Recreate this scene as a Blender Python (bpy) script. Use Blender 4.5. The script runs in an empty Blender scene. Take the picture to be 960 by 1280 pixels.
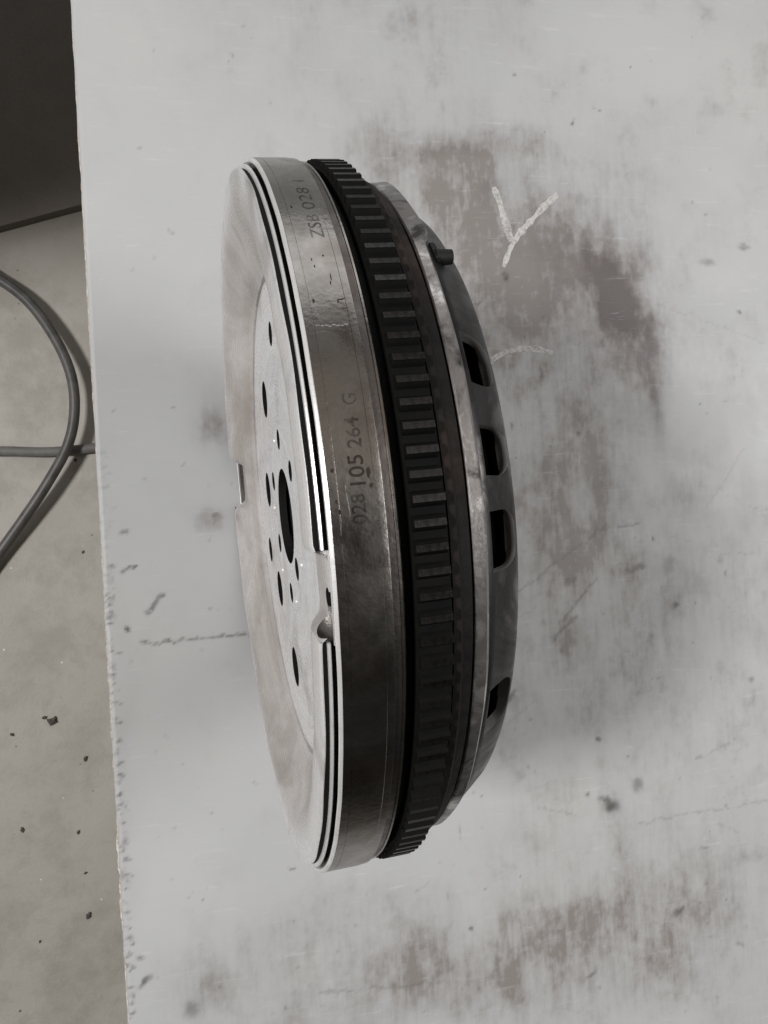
import bpy, bmesh, math, random
import numpy as np
from mathutils import Vector, Matrix, Euler

random.seed(4); rng = np.random.RandomState(7)
SC = bpy.context.scene
COL = SC.collection

# ------------------------------------------------------------------ camera
PC = np.array([-.038331, -.005739, .491606])
MC = np.array([[0.9647284, 0.0996400, -0.2436616], [-0.1049547, 0.9944373, -0.0088938], [0.2414200, 0.0341536, 0.9698195]])
FPX = 1037.4
cam = bpy.data.cameras.new('camera'); co = bpy.data.objects.new('camera', cam); COL.objects.link(co)
m4 = Matrix([[*MC[i], PC[i]] for i in range(3)] + [[0, 0, 0, 1]])
co.matrix_world = m4
cam.sensor_fit = 'VERTICAL'; cam.sensor_height = 36; cam.lens = FPX / 1280 * 36
cam.clip_start = .01; cam.clip_end = 60
SC.camera = co

# ------------------------------------------------------------------ light
w = bpy.data.worlds.new('World'); SC.world = w; w.use_nodes = True
bg = w.node_tree.nodes['Background']; bg.inputs[0].default_value = (1, .93, .85, 1); bg.inputs[1].default_value = .022

def area(name, loc, target, sx, sy, power, col):
    l = bpy.data.lights.new(name, 'AREA'); l.shape = 'RECTANGLE'; l.size = sx; l.size_y = sy; l.energy = power; l.color = col
    o = bpy.data.objects.new(name, l); COL.objects.link(o); o.location = loc
    o.rotation_euler = (Vector(target) - Vector(loc)).to_track_quat('-Z', 'Y').to_euler()
    return o
area('key_light', (-1.72, .24, 1.95), (0, 0.03, 0), .42, .42, 59, (1, .985, .97))
area('side_door_light', (-2.1, .35, .5), (0, .1, 0), 2.0, .9, 6.5, (.97, .975, 1))
area('end_door_light', (.62, 2.1, .72), (.1, 0, .1), 1.7, 1.3, 9, (.97, .98, 1))
area('right_light', (1.9, .05, 1.9), (.25, .05, 0), 1.5, 1.5, 50, (1, .985, .98))
area('rim_fill_light', (.45, .95, 2.2), (.05, 0, .2), 1.3, 1.5, 1.7, (1, .88, .76))  # unseen warm panel, added to give the rim its brown reflection
SC.view_settings.view_transform = 'Standard'; SC.view_settings.look = 'None'
SC.view_settings.exposure = 0; SC.view_settings.gamma = 1

# ------------------------------------------------------------------ helpers
def pl(px, py, z=0.0):
    """the point of the level z that the photograph shows at (px, py)"""
    d = MC @ np.array([(px - 480) / FPX, -(py - 640) / FPX, -1.0]); s = (z - PC[2]) / d[2]; P = PC + s * d
    return float(P[0]), float(P[1])

def tag(o, label=None, cat=None, group=None, kind=None):
    if label: o['label'] = label
    if cat: o['category'] = cat
    if group: o['group'] = group
    if kind: o['kind'] = kind
    return o

def link(name, me, mat=None, parent=None):
    o = bpy.data.objects.new(name, me); COL.objects.link(o)
    if mat and not me.materials: me.materials.append(mat)
    if parent: o.parent = parent
    return o

def smooth(me, ang=32):
    me.polygons.foreach_set('use_smooth', [True] * len(me.polygons))
    me.set_sharp_from_angle(angle=math.radians(ang))

def empty(name, loc=(0, 0, 0), rz=0):
    o = bpy.data.objects.new(name, None); COL.objects.link(o); o.location = loc; o.rotation_euler = (0, 0, rz); o.empty_display_size = .05
    return o

def box_bm(bm, x0, x1, y0, y1, z0, z1):
    v = [bm.verts.new(p) for p in ((x0,y0,z0),(x1,y0,z0),(x1,y1,z0),(x0,y1,z0),(x0,y0,z1),(x1,y0,z1),(x1,y1,z1),(x0,y1,z1))]
    for f in ((3,2,1,0),(4,5,6,7),(0,1,5,4),(1,2,6,5),(2,3,7,6),(3,0,4,7)): bm.faces.new([v[i] for i in f])

def bm_obj(name, bm, mat, parent=None, sm=None):
    bmesh.ops.recalc_face_normals(bm, faces=bm.faces)
    me = bpy.data.meshes.new(name); bm.to_mesh(me); bm.free()
    if sm: smooth(me, sm)
    return link(name, me, mat, parent)

# wheel frame: axis along X; "a" grows to the left (-X); angle t from the top, growing towards -Y
def wp(a, r, t): return (-a, -r * math.sin(t), r * math.cos(t))

def lathe(name, prof, mat, parent, n=360, closed=False, fn=None, t0=0, t1=2 * math.pi, sm=30, cap=False):
    full = abs(t1 - t0 - 2 * math.pi) < 1e-6
    m = n if full else n + 1
    V = []; F = []; k = len(prof)
    for i in range(m):
        t = t0 + (t1 - t0) * i / n
        for a, r in prof:
            if fn: a2, r2 = fn(a, r, t)
            else: a2, r2 = a, r
            V.append(wp(a2, r2, t))
    for i in range(n):
        j = (i + 1) % m
        for q in range(k if closed else k - 1):
            q2 = (q + 1) % k
            F.append((i * k + q, i * k + q2, j * k + q2, j * k + q))
    if cap and not full:
        F.append(tuple(range(k))); F.append(tuple((m - 1) * k + q for q in reversed(range(k))))
    me = bpy.data.meshes.new(name); me.from_pydata(V, [], F); me.update()
    b = bmesh.new(); b.from_mesh(me); bmesh.ops.recalc_face_normals(b, faces=b.faces); b.to_mesh(me); b.free()
    smooth(me, sm)
    return link(name, me, mat, parent)

def boolean_cut(o, cutters):
    """cut the cutters out of o and keep the result as plain mesh"""
    for c in cutters:
        md = o.modifiers.new('cut', 'BOOLEAN'); md.operation = 'DIFFERENCE'; md.object = c; md.solver = 'EXACT'; md.material_mode = 'TRANSFER'
    bpy.context.view_layer.update()
    dg = bpy.context.evaluated_depsgraph_get()
    me = bpy.data.meshes.new_from_object(o.evaluated_get(dg))
    o.modifiers.clear(); old = o.data; o.data = me; bpy.data.meshes.remove(old); smooth(me, 30)
    for c in cutters:
        cm = c.data; bpy.data.objects.remove(c); bpy.data.meshes.remove(cm)

# ------------------------------------------------------------------ materials
class NT:
    def __init__(s, name):
        s.m = bpy.data.materials.new(name); s.m.use_nodes = True; s.t = s.m.node_tree; s.b = s.t.nodes['Principled BSDF']
    def n(s, typ, **k):
        nd = s.t.nodes.new(typ)
        for a, v in k.items():
            if a in nd.inputs: nd.inputs[a].default_value = v
            else: setattr(nd, a, v)
        return nd
    def l(s, a, b): s.t.links.new(a, b)
    def coord(s, scale=(1, 1, 1)):
        tc = s.n('ShaderNodeTexCoord'); mp = s.n('ShaderNodeMapping'); mp.inputs['Scale'].default_value = scale
        s.l(tc.outputs['Object'], mp.inputs[0]); return mp.outputs[0]
    def noise(s, vec, scale, detail=6, rough=.6, dist=0):
        nd = s.n('ShaderNodeTexNoise'); nd.inputs['Scale'].default_value = scale; nd.inputs['Detail'].default_value = detail
        nd.inputs['Roughness'].default_value = rough; nd.inputs['Distortion'].default_value = dist
        s.l(vec, nd.inputs['Vector']); return nd.outputs['Fac']
    def ramp(s, f, stops, interp='LINEAR'):
        r = s.n('ShaderNodeValToRGB'); r.color_ramp.interpolation = interp
        e = r.color_ramp.elements
        while len(e) < len(stops): e.new(.5)
        for q, (p, c) in zip(e, stops): q.position = p; q.color = c if len(c) == 4 else (*c, 1)
        s.l(f, r.inputs[0]); return r.outputs[0]
    def mix(s, f, a, b, mode='MIX'):
        x = s.n('ShaderNodeMix'); x.data_type = 'RGBA'; x.blend_type = mode
        for sock, v in ((x.inputs[0], f), (x.inputs[6], a), (x.inputs[7], b)):
            if hasattr(v, 'links'): s.l(v, sock)
            elif isinstance(v, (int, float)): sock.default_value = v
            else: sock.default_value = (*v, 1) if len(v) == 3 else v
        return x.outputs[2]
    def bump(s, h, strength=.3, dist=.001):
        b = s.n('ShaderNodeBump'); b.inputs['Strength'].default_value = strength; b.inputs['Distance'].default_value = dist
        s.l(h, b.inputs['Height']); s.l(b.outputs[0], s.b.inputs['Normal']); return b

G = lambda v: (v, v, v)
def metal(name, c1, c2, rough=(.2, .45), scale=60, metallic=1.0, bump=.08, stain=None, stain_amt=.5, stretch=(1, 1, 1), spec=.5):
    s = NT(name); v = s.coord(stretch)
    f = s.noise(v, scale, 8, .65, .4); g = s.noise(v, scale * .22, 5, .6, .8); h = s.noise(v, scale * 9, 3, .5)
    base = s.mix(s.ramp(f, [(.35, G(0)), (.68, G(1))]), c1, c2)
    if stain is not None:
        k = s.ramp(g, [(.5, G(0)), (.66, G(stain_amt))])
        base = s.mix(k, base, stain)
    s.l(base, s.b.inputs['Base Color'])
    s.b.inputs['Metallic'].default_value = metallic; s.b.inputs['Specular IOR Level'].default_value = spec
    s.l(s.ramp(f, [(.3, G(rough[0])), (.75, G(rough[1]))]), s.b.inputs['Roughness'])
    s.bump(h, bump, .0006)
    return s.m

M = {}
def face_material():
    s = NT('machined_face'); v = s.coord()
    sp = s.n('ShaderNodeSeparateXYZ'); s.l(v, sp.inputs[0])
    cb = s.n('ShaderNodeCombineXYZ'); s.l(sp.outputs['Y'], cb.inputs['Y']); s.l(sp.outputs['Z'], cb.inputs['Z'])
    ln = s.n('ShaderNodeVectorMath', operation='LENGTH'); s.l(cb.outputs[0], ln.inputs[0]); rad = ln.outputs['Value']
    rc = s.n('ShaderNodeCombineXYZ'); s.l(rad, rc.inputs['X'])
    rings = s.noise(rc.outputs[0], 900, 4, .8); rings2 = s.noise(rc.outputs[0], 160, 3, .7)
    f = s.noise(v, 45, 8, .65, .4); g = s.noise(v, 14, 6, .62, 1.2); h = s.noise(v, 420, 4, .6); sc_ = s.noise(s.coord((1, 6, .5)), 90, 5, .7, .3)
    outer = s.ramp(rad, [(.0970, G(0)), (.0985, G(1)), (.122, G(1)), (.131, G(.12))])
    pink = s.mix(s.ramp(g, [(.38, G(0)), (.62, G(1))]), (.57, .54, .522), (.37, .335, .31))
    steel = s.mix(s.ramp(sc_, [(.35, G(0)), (.7, G(1))]), (.88, .88, .885), (.80, .795, .80))
    steel = s.mix(s.ramp(rings2, [(.42, G(.3)), (.6, G(0))]), steel, (.50, .49, .49))
    steel = s.mix(s.ramp(g, [(.52, G(0)), (.66, G(.7))]), steel, (.42, .395, .38))
    base = s.mix(outer, steel, pink)
    base = s.mix(s.ramp(f, [(.60, G(0)), (.72, G(.55))]), base, (.30, .24, .21))
    s.l(base, s.b.inputs['Base Color'])
    s.l(s.ramp(rad, [(.0970, G(.42)), (.0985, G(.30)), (.134, G(.4))]), s.b.inputs['Metallic'])
    s.l(s.mix(.5, s.ramp(f, [(.3, G(.16)), (.7, G(.36))]), s.ramp(rings, [(.3, G(.15)), (.7, G(.45))])), s.b.inputs['Roughness'])
    s.bump(s.mix(.5, rings, g), .06, .0006)
    return s.m
M['face'] = face_material()
M['pit'] = metal('drilled_pit', (.25, .235, .22), (.15, .14, .13), (.35, .6), 200, .7, .4)
M['fin'] = metal('bright_edge', (.88, .87, .86), (.72, .71, .70), (.22, .4), 120, .45, .05)
M['cut'] = metal('lit_cut_edge', (.36, .345, .33), (.22, .21, .20), (.35, .6), 120, .5, .2)  # lighter copy of the cover colour, so the slot walls look lit
M['slot'] = metal('slot_dark', (.008, .008, .008), (.012, .011, .010), (.7, .9), 80, 0, .05, spec=.1)
M['rim'] = metal('rim_steel', (.36, .34, .315), (.26, .245, .225), (.20, .38), 70, 1, .12, (.12, .085, .065), .6)
M['step'] = metal('step_steel', (.22, .20, .19), (.12, .11, .10), (.3, .5), 60, 1, .2, (.06, .04, .03), .7)
M['gear'] = metal('gear_black', (.0045, .0045, .0045), (.007, .0067, .0063), (.6, .8), 90, 0, .3, spec=.05)
M['tooth'] = metal('tooth_steel', (.125, .12, .115), (.05, .048, .046), (.3, .5), 160, 1, .08)
M['body'] = metal('rusty_body', (.012, .011, .010), (.008, .007, .007), (.6, .8), 70, .1, .4, (.045, .030, .024), .5, spec=.12)
def mottled(name, lo, mid, hi, sc, rough, met):
    s = NT(name); v = s.coord(); a = s.noise(v, sc, 6, .68, 1.4); b = s.noise(v, sc * 2.7, 5, .6, .6); h = s.noise(v, 500, 3)
    x = s.mix(.35, a, b)
    s.l(s.ramp(x, [(.38, lo), (.47, mid), (.53, mid), (.60, hi)]), s.b.inputs['Base Color'])
    s.l(s.ramp(a, [(.35, G(rough[1])), (.65, G(rough[0]))]), s.b.inputs['Roughness']); s.b.inputs['Metallic'].default_value = met
    s.bump(s.mix(.4, h, b), .2, .0006); return s.m
M['flange'] = mottled('flange_steel', (.05, .046, .044), (.25, .235, .225), (.50, .48, .46), 38, (.24, .5), .85)
M['cover'] = mottled('cover_steel', (.020, .019, .018), (.042, .040, .040), (.11, .105, .10), 24, (.32, .55), .85)
M['black'] = metal('black_steel', (.010, .010, .010), (.016, .016, .015), (.5, .7), 60, .2, .2, spec=.25)
M['letter'] = metal('stamped_ink', (.022, .018, .015), (.04, .034, .029), (.7, .9), 300, 0, .1, spec=.05)
M['mark'] = metal('bright_scratch_glint', (.8, .78, .76), (.6, .58, .56), (.2, .4), 300, 1, .1)

# ================================================================== table and floor
TROT = -math.atan(.04367)          # the board lies turned a little against the wheel
TX, TY = -.0797, 0.0
ct, st = math.cos(TROT), math.sin(TROT)
def to_table(x, y):
    dx, dy = x - TX, y - TY
    return dx * ct + dy * st, -dx * st + dy * ct
def px_table(px, py): return to_table(*pl(px, py, 0))

def vnoise(u, v, seed, scale):
    g = np.random.RandomState(seed).rand(256, 256)
    x = u * scale + 37.3; y = v * scale + 91.7
    i = np.floor(x).astype(int); j = np.floor(y).astype(int); fx = x - i; fy = y - j
    fx = fx * fx * (3 - 2 * fx); fy = fy * fy * (3 - 2 * fy)
    q = lambda a, b: g[a % 256, b % 256]
    return (q(i, j) * (1 - fx) + q(i + 1, j) * fx) * (1 - fy) + (q(i, j + 1) * (1 - fx) + q(i + 1, j + 1) * fx) * fy
def fbm(u, v, seed, scale, octs=5, gain=.55):
    s = 0; a = 1; t = 0
    for k in range(octs):
        s = s + a * vnoise(u, v, seed + k, scale * 2 ** k); t += a; a *= gain
    return s / t

# ---- floor
s = NT('concrete'); v = s.coord()
f1 = s.noise(v, 2.2, 8, .62, .5); f2 = s.noise(v, 14, 8, .7); f3 = s.noise(v, 240, 4, .6)
base = s.ramp(f1, [(.3, (.38, .355, .305)), (.5, (.47, .445, .395)), (.72, (.54, .515, .46))])
base = s.mix(s.ramp(f2, [(.38, G(.55)), (.55, G(0))]), base, (.33, .31, .27))
vo = s.n('ShaderNodeTexVoronoi'); vo.inputs['Scale'].default_value = 38; s.l(v, vo.inputs['Vector'])
n4 = s.noise(v, 9, 3)
dots = s.ramp(vo.outputs['Distance'], [(.045, G(1)), (.085, G(0))])
base = s.mix(s.mix(1, dots, s.ramp(n4, [(.5, G(0)), (.62, G(.8))]), 'MULTIPLY'), base, (.07, .06, .05))
vo2 = s.n('ShaderNodeTexVoronoi'); vo2.inputs['Scale'].default_value = 21; s.l(v, vo2.inputs['Vector'])
base = s.mix(s.ramp(vo2.outputs['Distance'], [(.02, G(.9)), (.035, G(0))]), base, (.85, .83, .75))
s.l(base, s.b.inputs['Base Color']); s.b.inputs['Roughness'].default_value = .62
s.bump(s.mix(.5, f3, f2), .45, .002)
M['concrete'] = s.m
FZ = -.75
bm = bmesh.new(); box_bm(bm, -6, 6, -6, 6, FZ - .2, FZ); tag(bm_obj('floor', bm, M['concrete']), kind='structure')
# raised slab behind, its low front edge in shade
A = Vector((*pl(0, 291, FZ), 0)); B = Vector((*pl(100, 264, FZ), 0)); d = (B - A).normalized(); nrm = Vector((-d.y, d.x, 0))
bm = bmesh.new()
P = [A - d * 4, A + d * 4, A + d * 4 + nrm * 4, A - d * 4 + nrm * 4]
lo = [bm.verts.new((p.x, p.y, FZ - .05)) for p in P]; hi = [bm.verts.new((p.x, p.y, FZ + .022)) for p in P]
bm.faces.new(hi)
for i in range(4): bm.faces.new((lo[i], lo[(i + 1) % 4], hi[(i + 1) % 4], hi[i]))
s = NT('shaded_slab_concrete'); v = s.coord(); f1 = s.noise(v, 3, 8, .65, .5); f3 = s.noise(v, 200, 4, .6)
s.l(s.ramp(f1, [(.3, (.15, .13, .11)), (.7, (.23, .205, .175))]), s.b.inputs['Base Color']); s.b.inputs['Roughness'].default_value = .7; s.bump(f3, .3, .002)  # darker than the floor concrete: part of the shade is in this colour
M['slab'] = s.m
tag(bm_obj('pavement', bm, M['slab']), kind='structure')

# unseen block added to keep the key light off the upper-left floor
s = NT('dark_blocker'); v = s.coord(); s.l(s.ramp(s.noise(v, 2, 6), [(.3, (.10, .095, .09)), (.7, (.16, .15, .14))]), s.b.inputs['Base Color']); s.b.inputs['Roughness'].default_value = .8
M['light_blocker'] = s.m
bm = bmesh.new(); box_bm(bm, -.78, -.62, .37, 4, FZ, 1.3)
tag(bm_obj('light_blocker', bm, M['light_blocker']), kind='structure')

# ---- table
def axis_lines(a, b, fa, fb, fine, coarse):
    l = list(np.arange(fa, fb, fine)); x = fb
    while x < b: l.append(x); x += coarse
    l.append(b); x = fa - coarse; pre = []
    while x > a: pre.append(x); x -= coarse
    return np.array([a] + pre[::-1] + l)
us = np.arange(0, .50, .0013); us = np.concatenate([us, np.arange(.52, 1.25, .04)])
vs = axis_lines(-.62, 1.10, -.40, .355, .0013, .04)
U, V = np.meshgrid(us, vs, indexing='ij')
edge = (fbm(V * 0 + .5, V, 11, 60, 4) - .5) * .0011 + (fbm(V * 0 + .2, V, 31, 500, 3) - .5) * .0007 * np.clip(.35 - V * 4, .15, 1.3)
Uo = U + edge * np.clip(1 - U / .004, 0, 1)
Zt = np.where(U < .0009, -.0006 - .0012 * fbm(V * 0 + .7, V, 51, 300, 3), 0.0)

# stains of the board, plus broad veils that paint light falloff towards the bottom
dirt = np.zeros_like(U); dark = np.zeros_like(U)
wu = U + (fbm(U, V, 100, 22) - .5) * .03; wv = V + (fbm(U, V, 120, 22) - .5) * .03
def blob(px, py, sx, sy, ang, amp, into, sharp=2.0):
    u, v_ = px_table(px, py); k = .000475
    sx *= k; sy *= k; a = math.radians(ang); du = wu - u; dv = wv - v_
    p = (du * math.cos(a) + dv * math.sin(a)) / sx; q = (-du * math.sin(a) + dv * math.cos(a)) / sy
    into += amp * np.exp(-((p * p + q * q) ** (sharp / 2)))
for b in ((640,330,190,170,20,.16),(820,960,220,260,0,.11),(600,1220,380,90,0,.20),(760,640,120,120,0,.10),(870,1120,120,120,0,.12),(470,180,60,26,0,.30),(560,185,80,28,0,.38),(655,185,50,22,0,.30),(520,235,60,35,0,.30),(600,255,80,60,0,.34),(700,285,55,45,0,.30),  # leading broad blobs: brown veil mixed with painted light falloff
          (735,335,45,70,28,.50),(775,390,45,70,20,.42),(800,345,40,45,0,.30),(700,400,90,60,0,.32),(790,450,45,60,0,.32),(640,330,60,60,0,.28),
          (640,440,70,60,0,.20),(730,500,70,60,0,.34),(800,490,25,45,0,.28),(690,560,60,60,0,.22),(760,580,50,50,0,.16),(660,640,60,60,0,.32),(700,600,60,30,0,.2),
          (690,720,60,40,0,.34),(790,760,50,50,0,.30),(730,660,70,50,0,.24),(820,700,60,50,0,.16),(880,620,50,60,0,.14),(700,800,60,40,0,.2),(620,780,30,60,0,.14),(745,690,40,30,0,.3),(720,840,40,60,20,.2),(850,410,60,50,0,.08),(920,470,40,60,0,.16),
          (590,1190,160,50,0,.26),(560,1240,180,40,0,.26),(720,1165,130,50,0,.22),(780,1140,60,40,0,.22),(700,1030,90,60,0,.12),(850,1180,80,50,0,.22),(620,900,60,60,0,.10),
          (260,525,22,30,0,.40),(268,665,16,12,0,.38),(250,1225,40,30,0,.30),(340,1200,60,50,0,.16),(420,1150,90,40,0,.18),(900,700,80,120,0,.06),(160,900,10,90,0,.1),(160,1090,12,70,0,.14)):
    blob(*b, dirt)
for b in ((755,340,40,70,28,.72),(785,405,34,62,20,.62),(640,300,120,90,15,.10),(720,390,46,66,20,.36),(800,340,26,34,0,.2),(810,480,14,60,0,.3),(560,175,90,14,4,.16),(480,200,26,30,0,.16),(690,300,30,40,0,.15),(720,500,50,24,0,.16),(620,238,26,16,0,.18),(640,225,60,16,0,.14)):
    blob(*b, dark)
streak = fbm(U * 5, V * 1.1, 200, 30, 5, .62); cl = fbm(U, V, 260, 34, 6, .62)
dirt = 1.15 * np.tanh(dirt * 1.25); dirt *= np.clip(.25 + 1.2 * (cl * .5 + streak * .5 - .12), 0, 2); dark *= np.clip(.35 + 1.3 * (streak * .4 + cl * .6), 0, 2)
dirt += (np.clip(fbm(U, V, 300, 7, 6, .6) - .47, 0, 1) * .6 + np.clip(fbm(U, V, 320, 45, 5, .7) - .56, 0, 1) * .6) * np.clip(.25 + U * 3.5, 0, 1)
def sst(x, a, b): x = np.clip((x - a) / (b - a), 0, 1); return x * x * (3 - 2 * x)
cl2 = fbm(U * 1.0, V * .55, 500, 60, 6, .68); cl3 = fbm(U, V, 540, 150, 4, .7)
pre = dirt.copy()
ln_ = fbm(U * 14, V * .8, 580, 40, 4, .7)
dirt = dirt * (.66 + .52 * sst(cl2, .32, .72) + .24 * sst(ln_, .36, .68)) + sst(cl2 * .6 + cl3 * .4 + .26 * np.clip(pre, 0, .8), .52, .80) * .22 * np.clip(pre * 3, 0, 1)
dark = dark * (.65 + .6 * sst(cl2, .35, .6))
spots = np.zeros_like(U)
wu2 = U + (fbm(U, V, 400, 260, 3) - .5) * .004; wv2 = V + (fbm(U, V, 420, 260, 3) - .5) * .004
def dab(px, py, sx, sy, ang, amp):
    u, v_ = px_table(px, py); k = .000475; sx *= k; sy *= k; a = math.radians(ang)
    sel = (np.abs(U - u) < 4 * max(sx, sy) + .006) & (np.abs(V - v_) < 4 * max(sx, sy) + .006)
    du = wu2[sel] - u; dv = wv2[sel] - v_
    p = (du * math.cos(a) + dv * math.sin(a)) / sx; q = (-du * math.sin(a) + dv * math.cos(a)) / sy
    spots[sel] = np.maximum(spots[sel], amp * np.exp(-(p * p + q * q) ** 1.5))
def stroke(x0, y0, x1, y1, wd, amp, n=None, wob=2):
    L = math.hypot(x1 - x0, y1 - y0); n = n or max(3, int(L / max(wd, 2) * 1.2)); off = 0
    for i in range(n):
        f = i / (n - 1); off += random.uniform(-wob, wob) * .3
        if random.random() < .12: continue
        dab(x0 + (x1 - x0) * f, y0 + (y1 - y0) * f + off, wd * 1.1, wd * random.uniform(.7, 1.2), 0, amp * random.uniform(.55, 1))
stroke(175, 804, 315, 793, 1.7, .75); stroke(152, 713, 168, 708, 2.4, .9); stroke(182, 768, 203, 745, 3, .8)
for b in ((159,787,3,3,0,1),(715,155,3,3,0,.7),(716,152,2,4,-30,.7),(634,347,5,4,40,.9),(630,342,4,3,0,.7),(885,328,12,5,0,.45),(930,309,9,4,0,.5),(924,391,3,3,0,.8),(816,399,4,6,30,.6),
          (597,379,6,2,0,.6),(676,467,3,10,0,.6),(677,470,3,8,0,.6),(640,534,2,3,0,.8),(723,541,3,4,0,.8),(764,1007,14,9,-20,.9),(757,1000,10,5,-30,.8),(797,980,9,10,0,.55),(848,1140,10,5,35,.7),(853,1136,5,3,35,.7),
          (740,1218,9,2.5,30,.6),(748,925,2.5,3,0,.8),(735,992,3,3,0,.7),(588,1162,3,3,0,.8),(636,872,8,5,35,.65),(640,868,6,3,45,.6),(845,755,4,5,-30,.8),(816,673,2.5,2.5,0,.9),(790,712,14,4,10,.5),(800,708,8,4,0,.6),
          (712,727,12,5,30,.5),(908,717,3,4,0,.6),(837,705,9,14,-25,.45),(270,645,9,3,0,.5),(182,1225,9,3,35,.8),(240,1262,8,10,0,.5),(176,1198,4,3,0,.6),(155,665,5,2.5,0,.6),(216,508,3,1.6,0,.6),(216,291,3,2,0,.4),(172,183,2,2,0,.4),
          (365,1085,3,2,0,.6),(575,1040,1.6,10,0,.3),(880,1060,7,2,0,.35),(925,1180,8,3,-25,.4),(940,850,4,4,0,.5),(900,700,5,4,0,.3),(560,1120,2,6,0,.2),(140,707,3,3,0,.6)):
    dab(*b)
stroke(640, 745, 760, 655, 1.6, .45); stroke(760, 660, 800, 655, 1.8, .5); stroke(870, 950, 925, 918, 1.5, .35); stroke(700, 780, 745, 725, 2, .5); stroke(800, 1030, 960, 1000, 1.6, .3)
stroke(690, 800, 720, 770, 3, .5); stroke(400, 1240, 560, 1225, 1.6, .35); stroke(820, 380, 960, 430, 1.4, .2); stroke(880, 640, 930, 560, 1.4, .2)
for i in range(330):                                 # small flecks of dirt all over
    x = random.uniform(120, 955); y = random.uniform(10, 1275)
    if x < 640 and y < 700 and random.random() < .7: continue
    dab(x, y, random.uniform(.8, 2.2), random.uniform(.8, 2.6), random.uniform(0, 180), random.uniform(.15, .6))
for i in range(26):
    x = random.uniform(500, 950); y = random.uniform(560, 1270); a = random.uniform(-.9, .5); L = random.uniform(14, 60)
    stroke(x, y, x + L * math.cos(a), y + L * math.sin(a), 1.1, random.uniform(.12, .32))
for i in range(200):                                 # grime caught along the chipped edge
    y = random.uniform(560, 1275); x = 124 + (y - 640) * 36 / 640 + abs(random.gauss(0, 5)) + 3
    dab(x, y, random.uniform(1, 4.5), random.uniform(.8, 2), 0, random.uniform(.2, .75) * (.4 if y < 740 else 1))
nu, nv = U.shape
co_ = np.stack([Uo, V, Zt], -1).reshape(-1, 3)
idx = np.arange(nu * nv).reshape(nu, nv)
quads = np.stack([idx[:-1, :-1], idx[1:, :-1], idx[1:, 1:], idx[:-1, 1:]], -1).reshape(-1, 4)
me = bpy.data.meshes.new('table_surface')
me.vertices.add(len(co_)); me.vertices.foreach_set('co', co_.astype(np.float32).ravel())
me.loops.add(quads.size); me.loops.foreach_set('vertex_index', quads.astype(np.int32).ravel())
me.polygons.add(len(quads)); me.polygons.foreach_set('loop_start', np.arange(0, quads.size, 4, dtype=np.int32)); me.polygons.foreach_set('loop_total', np.full(len(quads), 4, np.int32))
me.update()
for nm, arr in (('dirt', dirt), ('dark', dark), ('spots', spots)):  # dirt also holds the painted falloff
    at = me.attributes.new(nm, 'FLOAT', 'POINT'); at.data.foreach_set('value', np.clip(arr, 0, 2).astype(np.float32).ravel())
me.polygons.foreach_set('use_smooth', [True] * len(me.polygons))

s = NT('stained_white_board'); v = s.coord()
att = lambda n: s.n('ShaderNodeAttribute', attribute_name=n).outputs['Fac']
fine = s.noise(v, 160, 6, .7, .3); mid = s.noise(v, 26, 6, .65, .5); big = s.noise(v, 5, 4, .6)
vst = s.coord((1, .12, 1)); stk = s.noise(vst, 240, 5, .7, .2); vst2 = s.coord((.1, 1, 1)); stk2 = s.noise(vst2, 260, 4, .7, .2)
base = s.ramp(big, [(.35, (.395, .402, .408)), (.65, (.43, .432, .425))])
def mul(a, b):
    x = s.n('ShaderNodeMath', operation='MULTIPLY'); s.l(a, x.inputs[0])
    if hasattr(b, 'links'): s.l(b, x.inputs[1])
    else: x.inputs[1].default_value = b
    x.use_clamp = True; return x.outputs[0]
brk = s.ramp(s.mix(.5, stk, fine), [(.34, G(.55)), (.56, G(1))])
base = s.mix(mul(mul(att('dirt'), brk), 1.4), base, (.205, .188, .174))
base = s.mix(mul(mul(att('dark'), s.ramp(fine, [(.3, G(.7)), (.6, G(1))])), 1.3), base, (.10, .085, .085))
scr = s.ramp(stk2, [(.60, G(0)), (.72, G(.3))]); base = s.mix(mul(scr, mid), base, (.70, .70, .69))
base = s.mix(mul(att('spots'), 1.0), base, (.06, .055, .05))
s.l(base, s.b.inputs['Base Color'])
s.l(s.ramp(mid, [(.3, G(.42)), (.7, G(.62))]), s.b.inputs['Roughness'])
s.b.inputs['Specular IOR Level'].default_value = .35
s.bump(fine, .12, .0004)
M['board'] = s.m
s = NT('board_edge'); v = s.coord(); f = s.noise(v, 300, 5, .7)
s.l(s.ramp(f, [(.4, (.42, .35, .26)), (.6, (.66, .63, .57))]), s.b.inputs['Base Color']); s.b.inputs['Roughness'].default_value = .8; s.bump(f, .8, .001)
M['board_edge'] = s.m
M['frame'] = metal('table_frame_paint', (.16, .17, .18), (.12, .125, .13), (.4, .6), 40, .2, .2)

table = empty('worktable', (TX, TY, 0), TROT)
tag(table, 'large dirty white board worktable with chipped left edge under the clutch flywheel', 'table')
top = link('tabletop', me, M['board'], table)
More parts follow.
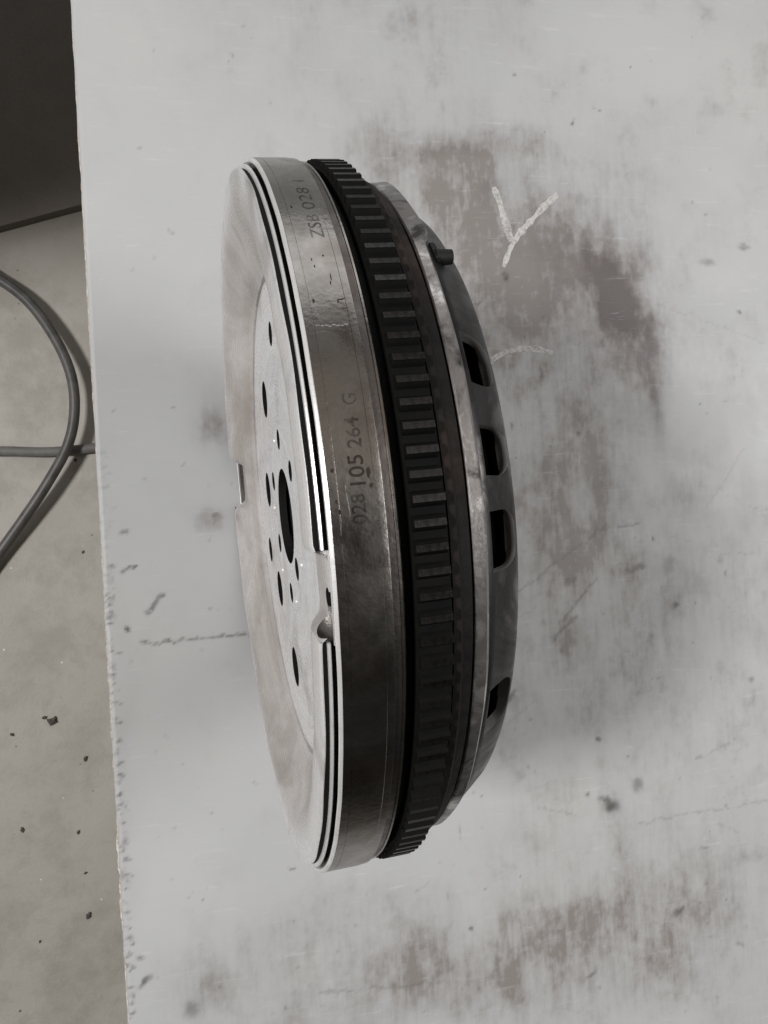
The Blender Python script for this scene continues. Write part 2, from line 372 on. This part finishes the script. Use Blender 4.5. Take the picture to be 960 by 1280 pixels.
# core of the board: a light chipped edge standing a hair outside the laminate
bm = bmesh.new(); prev = None
ev = np.arange(-.62, 1.1001, .0016); en = (fbm(ev * 0 + .5, ev, 11, 90, 4) - .5) * .0011 + (fbm(ev * 0 + .9, ev, 77, 420, 3) - .35) * .0012 * np.clip(.35 - ev * 4, .25, 1.3) * (.3 + 1.6 * (fbm(ev * 0 + .3, ev, 88, 25, 2) > .5))
for y, e in zip(ev, en):
    row = [bm.verts.new(p) for p in ((-.0002 - max(e, -.0004) * .9, y, -.0012), (-.0004 - max(e, -.0004), y, -.0035), (.0002, y, -.018), (.03, y, -.018), (.03, y, -.0025))]
    if prev:
        for q in range(4): bm.faces.new((prev[q], prev[q + 1], row[q + 1], row[q]))
        bm.faces.new((prev[4], prev[0], row[0], row[4]))
    prev = row
bm_obj('edge_strip', bm, M['board_edge'], table)
bm = bmesh.new(); box_bm(bm, .031, 1.248, -.619, 1.099, -.018, -.0026); bm_obj('board_core', bm, M['board_edge'], table)
for x, y in ((.12, -.5), (.12, .98), (1.12, -.5), (1.12, .98)):
    bm = bmesh.new(); box_bm(bm, x - .025, x + .025, y - .025, y + .025, FZ, -.0185); bmesh.ops.bevel(bm, geom=bm.edges[:], offset=.004, segments=1, affect='EDGES'); bm_obj('leg', bm, M['frame'], table)

# chalk marks on the board
s = NT('chalk'); v = s.coord(); f = s.noise(v, 420, 5, .75); f0 = s.noise(v, 90, 4, .6)
s.l(s.ramp(f, [(.3, (.45, .435, .425)), (.7, (.56, .55, .53))]), s.b.inputs['Base Color']); s.b.inputs['Roughness'].default_value = .95
s.l(s.ramp(s.mix(.5, f, f0), [(.32, G(.22)), (.52, G(.88))]), s.b.inputs['Alpha']); M['chalk'] = s.m
def chalk(strokes, label):
    bm = bmesh.new()
    for si, (pts, wd) in enumerate(strokes):
        fine_p = []
        for (x0, y0), (x1, y1) in zip(pts[:-1], pts[1:]):
            n = max(3, int(math.hypot(x1 - x0, y1 - y0) / 5))
            fine_p += [(x0 + (x1 - x0) * i / n, y0 + (y1 - y0) * i / n) for i in range(n)]
        fine_p.append(pts[-1]); prev = None
        for i, (x, y) in enumerate(fine_p):
            x2, y2 = fine_p[min(i + 1, len(fine_p) - 1)]; x1, y1 = fine_p[max(i - 1, 0)]
            L = math.hypot(x2 - x1, y2 - y1) or 1; nx, ny = -(y2 - y1) / L, (x2 - x1) / L
            e_ = min(i, len(fine_p) - 1 - i); h = wd / 2 * (.62 + .38 * min(1, e_ / 3) if si == 0 or e_ != i else 1) * (1 + random.uniform(-.30, .25)) * (1 + .15 * math.sin(i * .7)); z = .00012 + .00008 * si
            a = bm.verts.new((*px_table(x + nx * h, y + ny * h), z)); b = bm.verts.new((*px_table(x - nx * h, y - ny * h), z))
            if prev: bm.faces.new((prev[0], prev[1], b, a))
            prev = (a, b)
    o = bm_obj('chalk_mark', bm, M['chalk'], table); o['label'] = label
chalk([([(617, 234), (624, 252), (629, 270), (635, 288), (639, 302)], 8.5), ([(697, 243), (680, 258), (662, 278), (648, 293), (638, 310), (629, 334)], 8)], 'white chalk letter Y on the stained tabletop')
chalk([([(610, 455), (619, 447), (632, 440), (650, 436), (670, 436), (691, 441)], 7.5)], 'curved white chalk stroke below the chalk letter Y')

# ================================================================== cables and crumbs on the floor
def tube(name, pts, rad, mat, seg=14, sub=10):
    """round cable through the points (Catmull-Rom)"""
    P = [Vector(p) for p in pts]; P = [P[0] * 2 - P[1]] + P + [P[-1] * 2 - P[-2]]; path = []
    for i in range(1, len(P) - 2):
        for k in range(sub):
            t = k / sub; a, b, c, d_ = P[i - 1:i + 3]
            path.append(.5 * ((2 * b) + (c - a) * t + (2 * a - 5 * b + 4 * c - d_) * t * t + (3 * b - a - 3 * c + d_) * t ** 3))
    path.append(P[-2]); bm = bmesh.new(); prev = None
    for i, p in enumerate(path):
        d_ = (path[min(i + 1, len(path) - 1)] - path[max(i - 1, 0)]).normalized(); x = d_.cross(Vector((0, 0, 1))).normalized(); y = x.cross(d_)
        ring = [bm.verts.new(p + (x * math.cos(2 * math.pi * k / seg) + y * math.sin(2 * math.pi * k / seg)) * rad) for k in range(seg)]
        if prev:
            for k in range(seg): bm.faces.new((prev[k], prev[(k + 1) % seg], ring[(k + 1) % seg], ring[k]))
        else: bm.faces.new(ring[::-1])
        prev = ring
    bm.faces.new(prev); return bm_obj(name, bm, mat, None, 50)
s = NT('cable_rubber'); v = s.coord(); f = s.noise(v, 60, 5, .6)
s.l(s.ramp(f, [(.3, (.07, .066, .062)), (.7, (.13, .123, .115))]), s.b.inputs['Base Color']); s.b.inputs['Roughness'].default_value = .45; M['cable'] = s.m
s = NT('hose_rubber'); v = s.coord(); f = s.noise(v, 60, 5, .6)
s.l(s.ramp(f, [(.3, (.15, .145, .14)), (.7, (.21, .205, .195))]), s.b.inputs['Base Color']); s.b.inputs['Roughness'].default_value = .6; M['hose'] = s.m
CZ = [(-170, 300, .010), (-60, 318, .012), (0, 350, .018), (38, 380, .024), (70, 425, .030), (89, 470, .034), (93, 515, .034), (84, 558, .032), (58, 606, .028), (30, 648, .022), (0, 690, .016), (-50, 760, .010), (-150, 880, .008)]
o = tube('cable', [(*pl(x, y, FZ + h), FZ + h) for x, y, h in CZ], .0072, M['cable'])
tag(o, 'thick grey cable looping in an arc over the concrete floor left of the worktable', 'cable')
HZ = [(-260, 570, .009), (-100, 566, .009), (0, 564, .009), (60, 565, .009), (118, 560, .009), (200, 552, .009), (320, 556, .009)]
o = tube('hose', [(*pl(x, y, FZ + h), FZ + h) for x, y, h in HZ], .0068, M['hose'])
tag(o, 'straight flat grey hose crossing under the looping cable and below the table edge', 'hose')
s = NT('crumb_dirt'); v = s.coord(); f = s.noise(v, 400, 5, .6)
s.l(s.ramp(f, [(.3, (.05, .045, .04)), (.7, (.14, .12, .10))]), s.b.inputs['Base Color']); s.b.inputs['Roughness'].default_value = .9; M['crumb'] = s.m
def crumb(px, py, size, label, grp=None):
    bm = bmesh.new(); bmesh.ops.create_icosphere(bm, subdivisions=2, radius=1)
    r = random.Random(int(px * 7 + py)); ph = [r.uniform(0, 6) for _ in range(6)]
    for v_ in bm.verts:
        c = v_.co; k = 1 + .3 * math.sin(4 * c.x + ph[0]) * math.cos(3 * c.y + ph[1]) + .2 * math.sin(7 * c.z + 5 * c.x + ph[2])
        v_.co = Vector((c.x * k * 1.3, c.y * k * .9, max(c.z * k * .6, -.25)))
    sz = size / 1037 * 1.24 / 2 * .72
    bmesh.ops.scale(bm, vec=(sz, sz, sz), verts=bm.verts); bmesh.ops.rotate(bm, matrix=Matrix.Rotation(ph[3], 3, 'Z'), verts=bm.verts)
    o = bm_obj('dirt_crumb', bm, M['crumb'], None); o.location = (*pl(px, py, FZ), FZ + .25 * sz)
    tag(o, label, 'dirt crumb', grp); return o
crumb(66, 901, 13, 'largest dark dirt crumb on the concrete floor left of the flywheel', 'dirt crumbs on the floor')
crumb(56, 897, 6, 'small dark crumb touching the left side of the largest crumb', 'dirt crumbs on the floor')
crumb(107, 948, 7, 'elongated dark crumb on the floor between the largest crumb and the table edge', 'dirt crumbs on the floor')
crumb(15, 918, 5, 'small crumb on the floor left of the largest crumb near the photo edge', 'dirt crumbs on the floor')
crumb(28, 1037, 6, 'flat brown crumb on the floor near the left photo edge', 'dirt crumbs on the floor')
crumb(111, 1144, 8, 'round black crumb on the floor low down near the table edge', 'dirt crumbs on the floor')
crumb(107, 1091, 4, 'tiny crumb on the floor just above the round black crumb', 'dirt crumbs on the floor')
crumb(98, 1040, 5, 'small crumb on the floor halfway between elongated and round crumbs', 'dirt crumbs on the floor')
crumb(104, 690, 4, 'lone tiny crumb on the floor below the looping cable', 'dirt crumbs on the floor')
crumb(94, 575, 4, 'tiny crumb in the gap between the cable and its shadow', 'dirt crumbs on the floor')
crumb(50, 1177, 4, 'tiny crumb on the floor left of the round black crumb', 'dirt crumbs on the floor')

# ================================================================== the clutch flywheel
R = .14
W = empty('clutch_flywheel', (0, 0, R))
tag(W, 'used steel clutch flywheel with black ring gear standing on its rim on the worktable', 'flywheel')

def win(t, t0, t1, s_=.012):
    d_ = (t + math.pi) % (2 * math.pi) - math.pi
    for k in (0, 2 * math.pi):
        x = d_ + k
        if t0 - 4 * s_ < x < t1 + 4 * s_:
            return 1 / (1 + math.exp(-(x - t0) / s_)) * 1 / (1 + math.exp((x - t1) / s_))
    return 0
NEAR = (.10, .262); FAR = (3.228, 3.425)
def ripple(r, t): return .00016 * math.sin(9 * t + 1) + .00012 * math.sin(23 * t + 40 * r)
def face_fn(a, r, t):
    if r > .098:
        a = a + ripple(r, t)
        k = win(t, *NEAR, .004); k2 = win(t, *FAR, .006)
        if k2 > 0 and r > .109: a = a + (min(a, -.0022) - a) * k2
        if k > 0 and r > .109: a = a + (min(a, -.0004) - a) * k
        if win(t, .12, .24) > .0 and 0: pass
    return a, r
face = lathe('front_plate', [(-.0105, .1346), (.0038, .1346), (.0039, .1364), (.0042, .1366), (.0047, .1359), (.0048, .1350), (.0047, .132), (.0051, .128), (.0049, .124), (.0038, .120), (.0018, .116), (.0002, .1125), (-.0010, .1085), (-.0018, .1062), (-.0026, .1046),
     (-.0048, .1014), (-.0066, .0994), (-.0084, .0990), (-.0085, .0978), (-.0071, .0974), (-.0069, .0962), (-.0070, .0950), (-.0070, .080), (-.0070, .060), (-.0070, .040), (-.0070, .0210), (-.0072, .0190), (-.0105, .0190), (-.0105, .06), (-.0105, .1)],
     M['face'], W, 480, True, face_fn, sm=40)
def cyl_cut(a, y, z, rad, ln=.02):
    bm = bmesh.new(); bmesh.ops.create_cone(bm, cap_ends=True, segments=36, radius1=rad, radius2=rad, depth=ln, matrix=Matrix.Rotation(math.pi / 2, 4, 'Y'))
    me_ = bpy.data.meshes.new('c'); bm.to_mesh(me_); bm.free(); me_.materials.append(M['slot']); o = bpy.data.objects.new('c', me_); COL.objects.link(o); o.location = (-a, y, z + R); return o
holes = [(0, 0, .0202), (.055, -.031, .0084), (.0146, -.055, .0084), (-.015, -.072, .0062), (-.0335, -.048, .0084), (-.067, -.020, .0088), (.030, .060, .0084), (-.062, .052, .0062), (.075, .012, .0050)]
holes += [(.0325, .002, .0043), (.017, -.030, .0043), (-.0115, -.030, .0043), (-.033, -.007, .0043), (-.022, .018, .0047), (.017, .028, .0043), (-.045, .062, .0035)]
boolean_cut(face, [cyl_cut(-.008, y, z, rd) for y, z, rd in holes])
# rivets around the hub
for y, z in ((.0335, -.012), (.005, -.036), (-.024, -.030), (-.036, .006), (-.02, .032)):
    bm = bmesh.new(); bmesh.ops.create_uvsphere(bm, u_segments=14, v_segments=8, radius=.0014); bmesh.ops.scale(bm, vec=(.45, 1, 1), verts=bm.verts)
    o = bm_obj('rivet', bm, M['fin'], W, 60); o.location = (.0070, y, z)
# drilled balance notch in the cut-away
bm = bmesh.new(); bmesh.ops.create_uvsphere(bm, u_segments=28, v_segments=16, radius=.0070)
me_ = bpy.data.meshes.new('c'); bm.to_mesh(me_); bm.free()
def near_notch_pos(a, r, t): x, y, z = wp(a, r, t); return (x, y, z + R)
c1 = bpy.data.objects.new('c', me_); COL.objects.link(c1); c1.location = near_notch_pos(.0012, .1315, .232); c1.scale = (.62, 1, 1); c1.data.materials.append(M['pit'])
c2 = cyl_cut(-.002, *[(lambda q: (q[1], q[2]))(wp(0, .1265, .205))][0], .0030)
boolean_cut(face, [c1, c2])

# thin bright sealing ring between two dark slots, broken at the cut-away
for q0, q1 in ((NEAR[1] + .012, FAR[0] - .01), (FAR[1] + .01, NEAR[0] + 2 * math.pi - .012)):
    lathe('sealing_ring', [(.0016, .1377), (.0018, .1378), (.0024, .1375), (.0025, .1370), (.0025, .1355), (.0016, .1355)], M['fin'], W, 240, True, None, q0, q1, 30, True)
for q0, q1 in ((NEAR[1] + .01, FAR[0] - .01), (FAR[1] + .01, NEAR[0] + 2 * math.pi - .01)):
    lathe('slot_liner', [(.0041, .1362), (.0040, .1363), (.0022, .1363), (.0018, .1361), (.0004, .1361), (-.002, .1361)], M['slot'], W, 200, t0=q0, t1=q1)
lathe('edge_lip', [(.00005, .1383), (.0004, .1385), (.0006, .1390), (.0004, .1396), (-.0003, .14008), (-.0006, .13990), (-.0004, .1386)], M['fin'], W, 480, True, lambda a, r, t: (a + .00006 * math.sin(31 * t) * math.sin(7 * t), r))
def rim_fn(a, r, t):
    return a, r
lathe('rim', [(-.0060, .1340), (-.0002, .1342), (.0002, .1384), (.0004, .1389), (.0002, .1395), (-.0006, .14), (-.0009, .14), (-.0028, .14), (-.00285, .14), (-.0029, .13988), (-.0031, .13988), (-.00315, .14), (-.0033, .14),
      (-.0127, .14), (-.0130, .14), (-.0132, .13985), (-.0134, .13985), (-.0151, .13985), (-.0153, .13982), (-.0156, .1392), (-.0157, .1384), (-.0178, .1384), (-.0180, .1388), (-.0186, .1388), (-.0190, .1380), (-.0190, .125), (-.012, .120)], M['rim'], W, 720, True, sm=22)
lathe('rim_step', [(-.01565, .13848), (-.0177, .13848)], M['step'], W, 360)
# ground platform that replaces slots in the cut-away
for q0, q1 in (NEAR,):
    lathe('rim_land', [(-.004, .1345), (-.00035, .1352), (.0002, .1368), (.00100, .1388), (.00095, .1392), (-.002, .1390)], M['face'], W, 24, True, None, q0 - .012, q1 + .012, 40, True)

lathe('rear_step', [(-.0190, .1370), (-.0194, .1366), (-.0196, .1360), (-.0200, .1350), (-.0200, .12), (-.019, .12)], M['black'], W, 360, True)
lathe('groove', [(-.0205, .1335), (-.0232, .1335)], M['black'], W, 300)

# ring gear, every tooth a piece of its own
NT_ = 132; T0 = -.990338; STEP = 2 * math.pi / NT_
gear = lathe('ring_gear', [(-.0224, .1366), (-.0230, .1373), (-.0325, .1373), (-.0330, .1368), (-.0330, .125), (-.0224, .125)], M['gear'], W, 396, True)
s = NT('worn_lit_tooth_tip'); v = s.coord(); oi = s.n('ShaderNodeObjectInfo'); f = s.noise(v, 700, 4, .7)
tw = s.mix(s.ramp(f, [(.35, G(0)), (.65, G(1))]), (.062, .060, .058), (.020, .019, .018))  # worn tips coloured lighter than the oily flanks, standing in for lit bars
tw = s.mix(s.ramp(oi.outputs['Random'], [(0, G(0)), (1, G(.75))]), tw, (.022, .021, .020))
s.l(tw, s.b.inputs['Base Color']); s.b.inputs['Metallic'].default_value = .95
s.l(s.ramp(oi.outputs['Random'], [(0, G(.30)), (1, G(.55))]), s.b.inputs['Roughness']); s.bump(f, .15, .0005); M['tooth'] = s.m
def tooth_mesh():
    bm = bmesh.new(); rr = [(.13725, .00225), (.1384, .00170), (.1393, .00110), (.1396, .00098)]
    def ring(a, inset):
        L = [];
        for r_, h in rr: L.append((a, r_ - (inset if r_ > .1395 else 0), h - inset * .5))
        for r_, h in reversed(rr): L.append((a, r_ - (inset if r_ > .1395 else 0), -(h - inset * .5)))
        return [bm.verts.new((-a_, h, r_)) for a_, r_, h in L]
    rs = [ring(-.02300, .0003), ring(-.0232, 0), ring(-.0323, 0), ring(-.0325, .0003)]
    for p, q in zip(rs[:-1], rs[1:]):
        n = len(p)
        for i in range(n): bm.faces.new((p[i], p[(i + 1) % n], q[(i + 1) % n], q[i]))
    bm.faces.new(rs[0][::-1]); bm.faces.new(rs[-1])
    bmesh.ops.recalc_face_normals(bm, faces=bm.faces); me_ = bpy.data.meshes.new('tooth'); bm.to_mesh(me_); bm.free(); me_.materials.append(M['gear']); me_.materials.append(M['tooth'])
    for p in me_.polygons:
        if abs(p.normal.z) > .9 and p.center.z > .139: p.material_index = 1
    return me_
tm = tooth_mesh()
for k in range(NT_):
    o = bpy.data.objects.new('tooth', tm); COL.objects.link(o); o.parent = gear; o.rotation_euler = (T0 + k * STEP + random.uniform(-.0006, .0006), 0, 0); o.scale = (1 + random.uniform(-.012, .004), 1, 1)

lathe('rear_body', [(-.0328, .1330), (-.0340, .1352), (-.0362, .1352), (-.0372, .1340), (-.0405, .1325), (-.0413, .1310), (-.0413, .06), (-.0328, .06)], M['body'], W, 360, True, sm=25)
lathe('rear_hub', [(-.012, .12), (-.012, .02), (-.033, .02), (-.033, .12)], M['black'], W, 120, True)

# clutch cover: flange with a thick lug, then the slotted cone
def fl_fn(a, r, t):
    k = max(win(t, -1.10, -.685, .006), win(t, 3.1, 3.5, .006), win(t, -2.9, -2.4, .006), win(t, 2.0, 2.4, .006))
    if a < -.0440: a -= .0022 * k; r += .0006 * k if r > .12 else 0
    r += .00025 * math.sin(17 * t) * (r > .129)
    return a, r
lathe('cover_flange', [(-.0415, .1295), (-.0418, .1310), (-.0424, .1316), (-.0455, .1316), (-.0462, .1309), (-.0470, .1295), (-.0470, .112), (-.0415, .112)], M['flange'], W, 400, True, fl_fn, sm=25)
cover = lathe('clutch_cover', [(-.0465, .1292), (-.0482, .1288), (-.0500, .1272), (-.0545, .1240), (-.0590, .1207), (-.0611, .1180), (-.0618, .1120), (-.0612, .095), (-.0600, .070), (-.0582, .070), (-.0592, .095), (-.0594, .1105), (-.0587, .1150), (-.0570, .1182), (-.0530, .1212), (-.0486, .1245), (-.0465, .1250)], M['cover'], W, 360, True, sm=30)
def slot_cut(t0, t1):
    """a window through the cone: rounded slot swept through the sheet"""
    bm = bmesh.new(); tc_ = (t0 + t1) / 2; hw = (t1 - t0) / 2 * .124; L = []
    a0, a1 = -.0490, -.0598
    pts = []
    rc = .0058
    for cx_, cy_, s0 in ((hw - rc, a1 + .001, 0),):
        pass
    A0, A1 = a0, a1
    outline = [(-hw, A0), (hw, A0)]
    for k in range(7): an = k / 6 * math.pi / 2; outline.append((hw - rc + rc * math.cos(an), A1 + rc - rc * math.sin(an)))
    for k in range(7): an = math.pi / 2 + k / 6 * math.pi / 2; outline.append((-hw + rc + rc * math.cos(an), A1 + rc - rc * math.sin(an)))
    lo_ = []; hi_ = []
    for w_, a_ in outline:
        lo_.append(bm.verts.new((-a_, -w_, .1135))); hi_.append(bm.verts.new((-a_, -w_ * 1.05, .135)))
    bm.faces.new(lo_); bm.faces.new(hi_[::-1]); n = len(lo_)
    for i in range(n): bm.faces.new((lo_[i], lo_[(i + 1) % n], hi_[(i + 1) % n], hi_[i]))
    bmesh.ops.recalc_face_normals(bm, faces=bm.faces)
    bmesh.ops.rotate(bm, matrix=Matrix.Rotation(tc_, 3, 'X'), verts=bm.verts)
    me_ = bpy.data.meshes.new('c'); bm.to_mesh(me_); bm.free(); me_.materials.append(M['cut']); o = bpy.data.objects.new('c', me_); COL.objects.link(o); o.location = (0, 0, R); return o
cuts = []
for g in range(7):
    for t0, t1 in ((-.383, -.250), (-.147, -.030), (.053, .192)):
        b_ = g * 2 * math.pi / 7
        if g == 6 or (g == 1 and t0 > -.3): continue
        cuts.append(slot_cut(t0 + b_ + (-.016 if g == 1 else 0), t1 + b_))
boolean_cut(cover, cuts)
lathe('pressure_ring', [(-.0420, .1125), (-.0570, .1105), (-.0570, .075), (-.0420, .075)], M['black'], W, 240, True)
# diaphragm spring fingers inside the cover
for k in range(18):
    bm = bmesh.new(); t = k * 2 * math.pi / 18; h = .0065
    q = [(-.0575, .088, .011), (-.0600, .060, .0075), (-.0625, .028, .0035)]
    rows = [[bm.verts.new((-a_, -w_, r_)) for w_ in (-w2, w2)] + [bm.verts.new((-a_ - .0018, -w_, r_)) for w_ in (w2, -w2)] for a_, r_, w2 in q]
    for p1, p2 in zip(rows[:-1], rows[1:]):
        for i in range(4): bm.faces.new((p1[i], p1[(i + 1) % 4], p2[(i + 1) % 4], p2[i]))
    bm.faces.new(rows[0]); bm.faces.new(rows[-1][::-1])
    bmesh.ops.rotate(bm, matrix=Matrix.Rotation(t, 3, 'X'), verts=bm.verts); bm_obj('spring_finger', bm, M['cover'], W)
# black clip standing out of the cover near the top
bm = bmesh.new(); tcl = -.648
box_bm(bm, .0482, .0508, -.0055, .0040, .1262, .1292)
bmesh.ops.bevel(bm, geom=bm.edges[:], offset=.0006, segments=2, affect='EDGES')
bmesh.ops.create_cone(bm, cap_ends=True, segments=24, radius1=.0026, radius2=.0024, depth=.0055, matrix=Matrix.Translation((.0522, -.0022, .1275)) @ Matrix.Rotation(math.pi / 2, 4, 'Y'))
bmesh.ops.rotate(bm, matrix=Matrix.Rotation(tcl, 3, 'X'), verts=bm.verts)
o = bm_obj('retaining_clip', bm, M['black'], W, 40)

# stamped numbers, wrapped round the rim
def lettering(txt, t_start, t_end, a_mid, height, mat, rr=.14004, skew=0, off=.010):
    cu = bpy.data.curves.new('t', 'FONT'); cu.body = txt; cu.size = 1; cu.resolution_u = 3; cu.offset = off
    to = bpy.data.objects.new('t', cu); COL.objects.link(to); bpy.context.view_layer.update()
    me_ = bpy.data.meshes.new_from_object(to.evaluated_get(bpy.context.evaluated_depsgraph_get())); bpy.data.objects.remove(to)
    b = bmesh.new(); b.from_mesh(me_); bmesh.ops.triangulate(b, faces=b.faces)
    xs = [v_.co.x for v_ in b.verts]; ys = [v_.co.y for v_ in b.verts]; x0, x1, y0, y1 = min(xs), max(xs), min(ys), max(ys)
    for v_ in b.verts:
        f = (v_.co.x - x0) / (x1 - x0); g = (v_.co.y - y0) / (y1 - y0) - .5
        t = t_start + (t_end - t_start) * f; a = a_mid + g * height + skew * (f - .5)
        v_.co = wp(a, rr, t)
    b.to_mesh(me_); b.free(); return link('stamped_number', me_, mat, W)
s = NT('faint_stamp'); v = s.coord(); f = s.noise(v, 260, 3, .6)
s.l(s.ramp(f, [(.35, (.012, .010, .009)), (.65, (.03, .026, .022))]), s.b.inputs['Base Color']); s.b.inputs['Roughness'].default_value = .8; s.b.inputs['Specular IOR Level'].default_value = .05
s.l(s.ramp(s.noise(v, 330, 4, .7), [(.30, G(.08)), (.60, G(.48))]), s.b.inputs['Alpha']); M['faint'] = s.m
M['fainter'] = M['faint'].copy(); [setattr(e, 'position', p) for n in M['fainter'].node_tree.nodes if n.type == 'VALTORGB' and n.color_ramp.elements[0].color[0] > .1 for e, p in zip(n.color_ramp.elements, (.46, .62))]
lettering('028', .045, -.012, -.0082, .0040, M['faint'])
lettering('105', -.028, -.085, -.0087, .0043, M['letter'])
lettering('264', -.098, -.158, -.0090, .0040, M['faint'])
lettering('G', -.182, -.205, -.0093, .0040, M['faint'])
lettering('ZSB', -.585, -.668, -.0098, .0040, M['faint'], off=.004)
lettering('028 1', -.690, -.835, -.0098, .0040, M['fainter'], off=0)
# dark nicks, bright scratches and a painted reflection line on the rim band
def nick(t, a, w_, h_, mat, name):
    bm = bmesh.new(); n = 9; vs_ = []
    for k in range(n):
        an = 2 * math.pi * k / n; q = 1 + random.uniform(-.35, .35); vs_.append(bm.verts.new(wp(a + math.sin(an) * h_ * q, .14003, t + math.cos(an) * w_ * q / R)))
    bm.faces.new(vs_); return bm_obj(name, bm, mat, W)
for t, a, w_, h_ in ((-.05, -.0118, .0013, .0006), (-.025, -.0122, .0009, .0005), (-.70, -.0045, .0007, .0004), (-.52, -.0062, .0007, .0002), (-.50, -.0066, .0008, .00018), (-.47, -.0105, .0013, .0002), (-.455, -.0100, .0009, .00018), (-.53, -.0098, .0004, .0003),
                     (.0, -.0025, .0008, .0003), (.02, -.0032, .0007, .0003), (-.06, -.0022, .0006, .0004), (.07, -.0030, .001, .0004), (-.41, -.0042, .0006, .0004)):
    nick(t, a, w_, h_, M['letter'], 'nick')
for t, a, w_, h_ in ((-.412, -.0120, .00022, .0012), (-.390, -.0124, .00020, .0011), (-.408, -.0110, .0006, .0003)): nick(t, a, w_, h_, M['letter'], 'nick')
for t in (-.025, -.012, .0, .012, .022): nick(t + random.uniform(-.003, .003), -.0055 - t * .01, .0012, .00011, M['mark'], 'scratch_glint')
for a in np.arange(-.0118, -.0030, .0011): nick(-.351 + random.uniform(-.002, .002), float(a), .00022, .0006, M['mark'], 'scratch_glint')  # bright dashes painting a reflected edge line across the rim
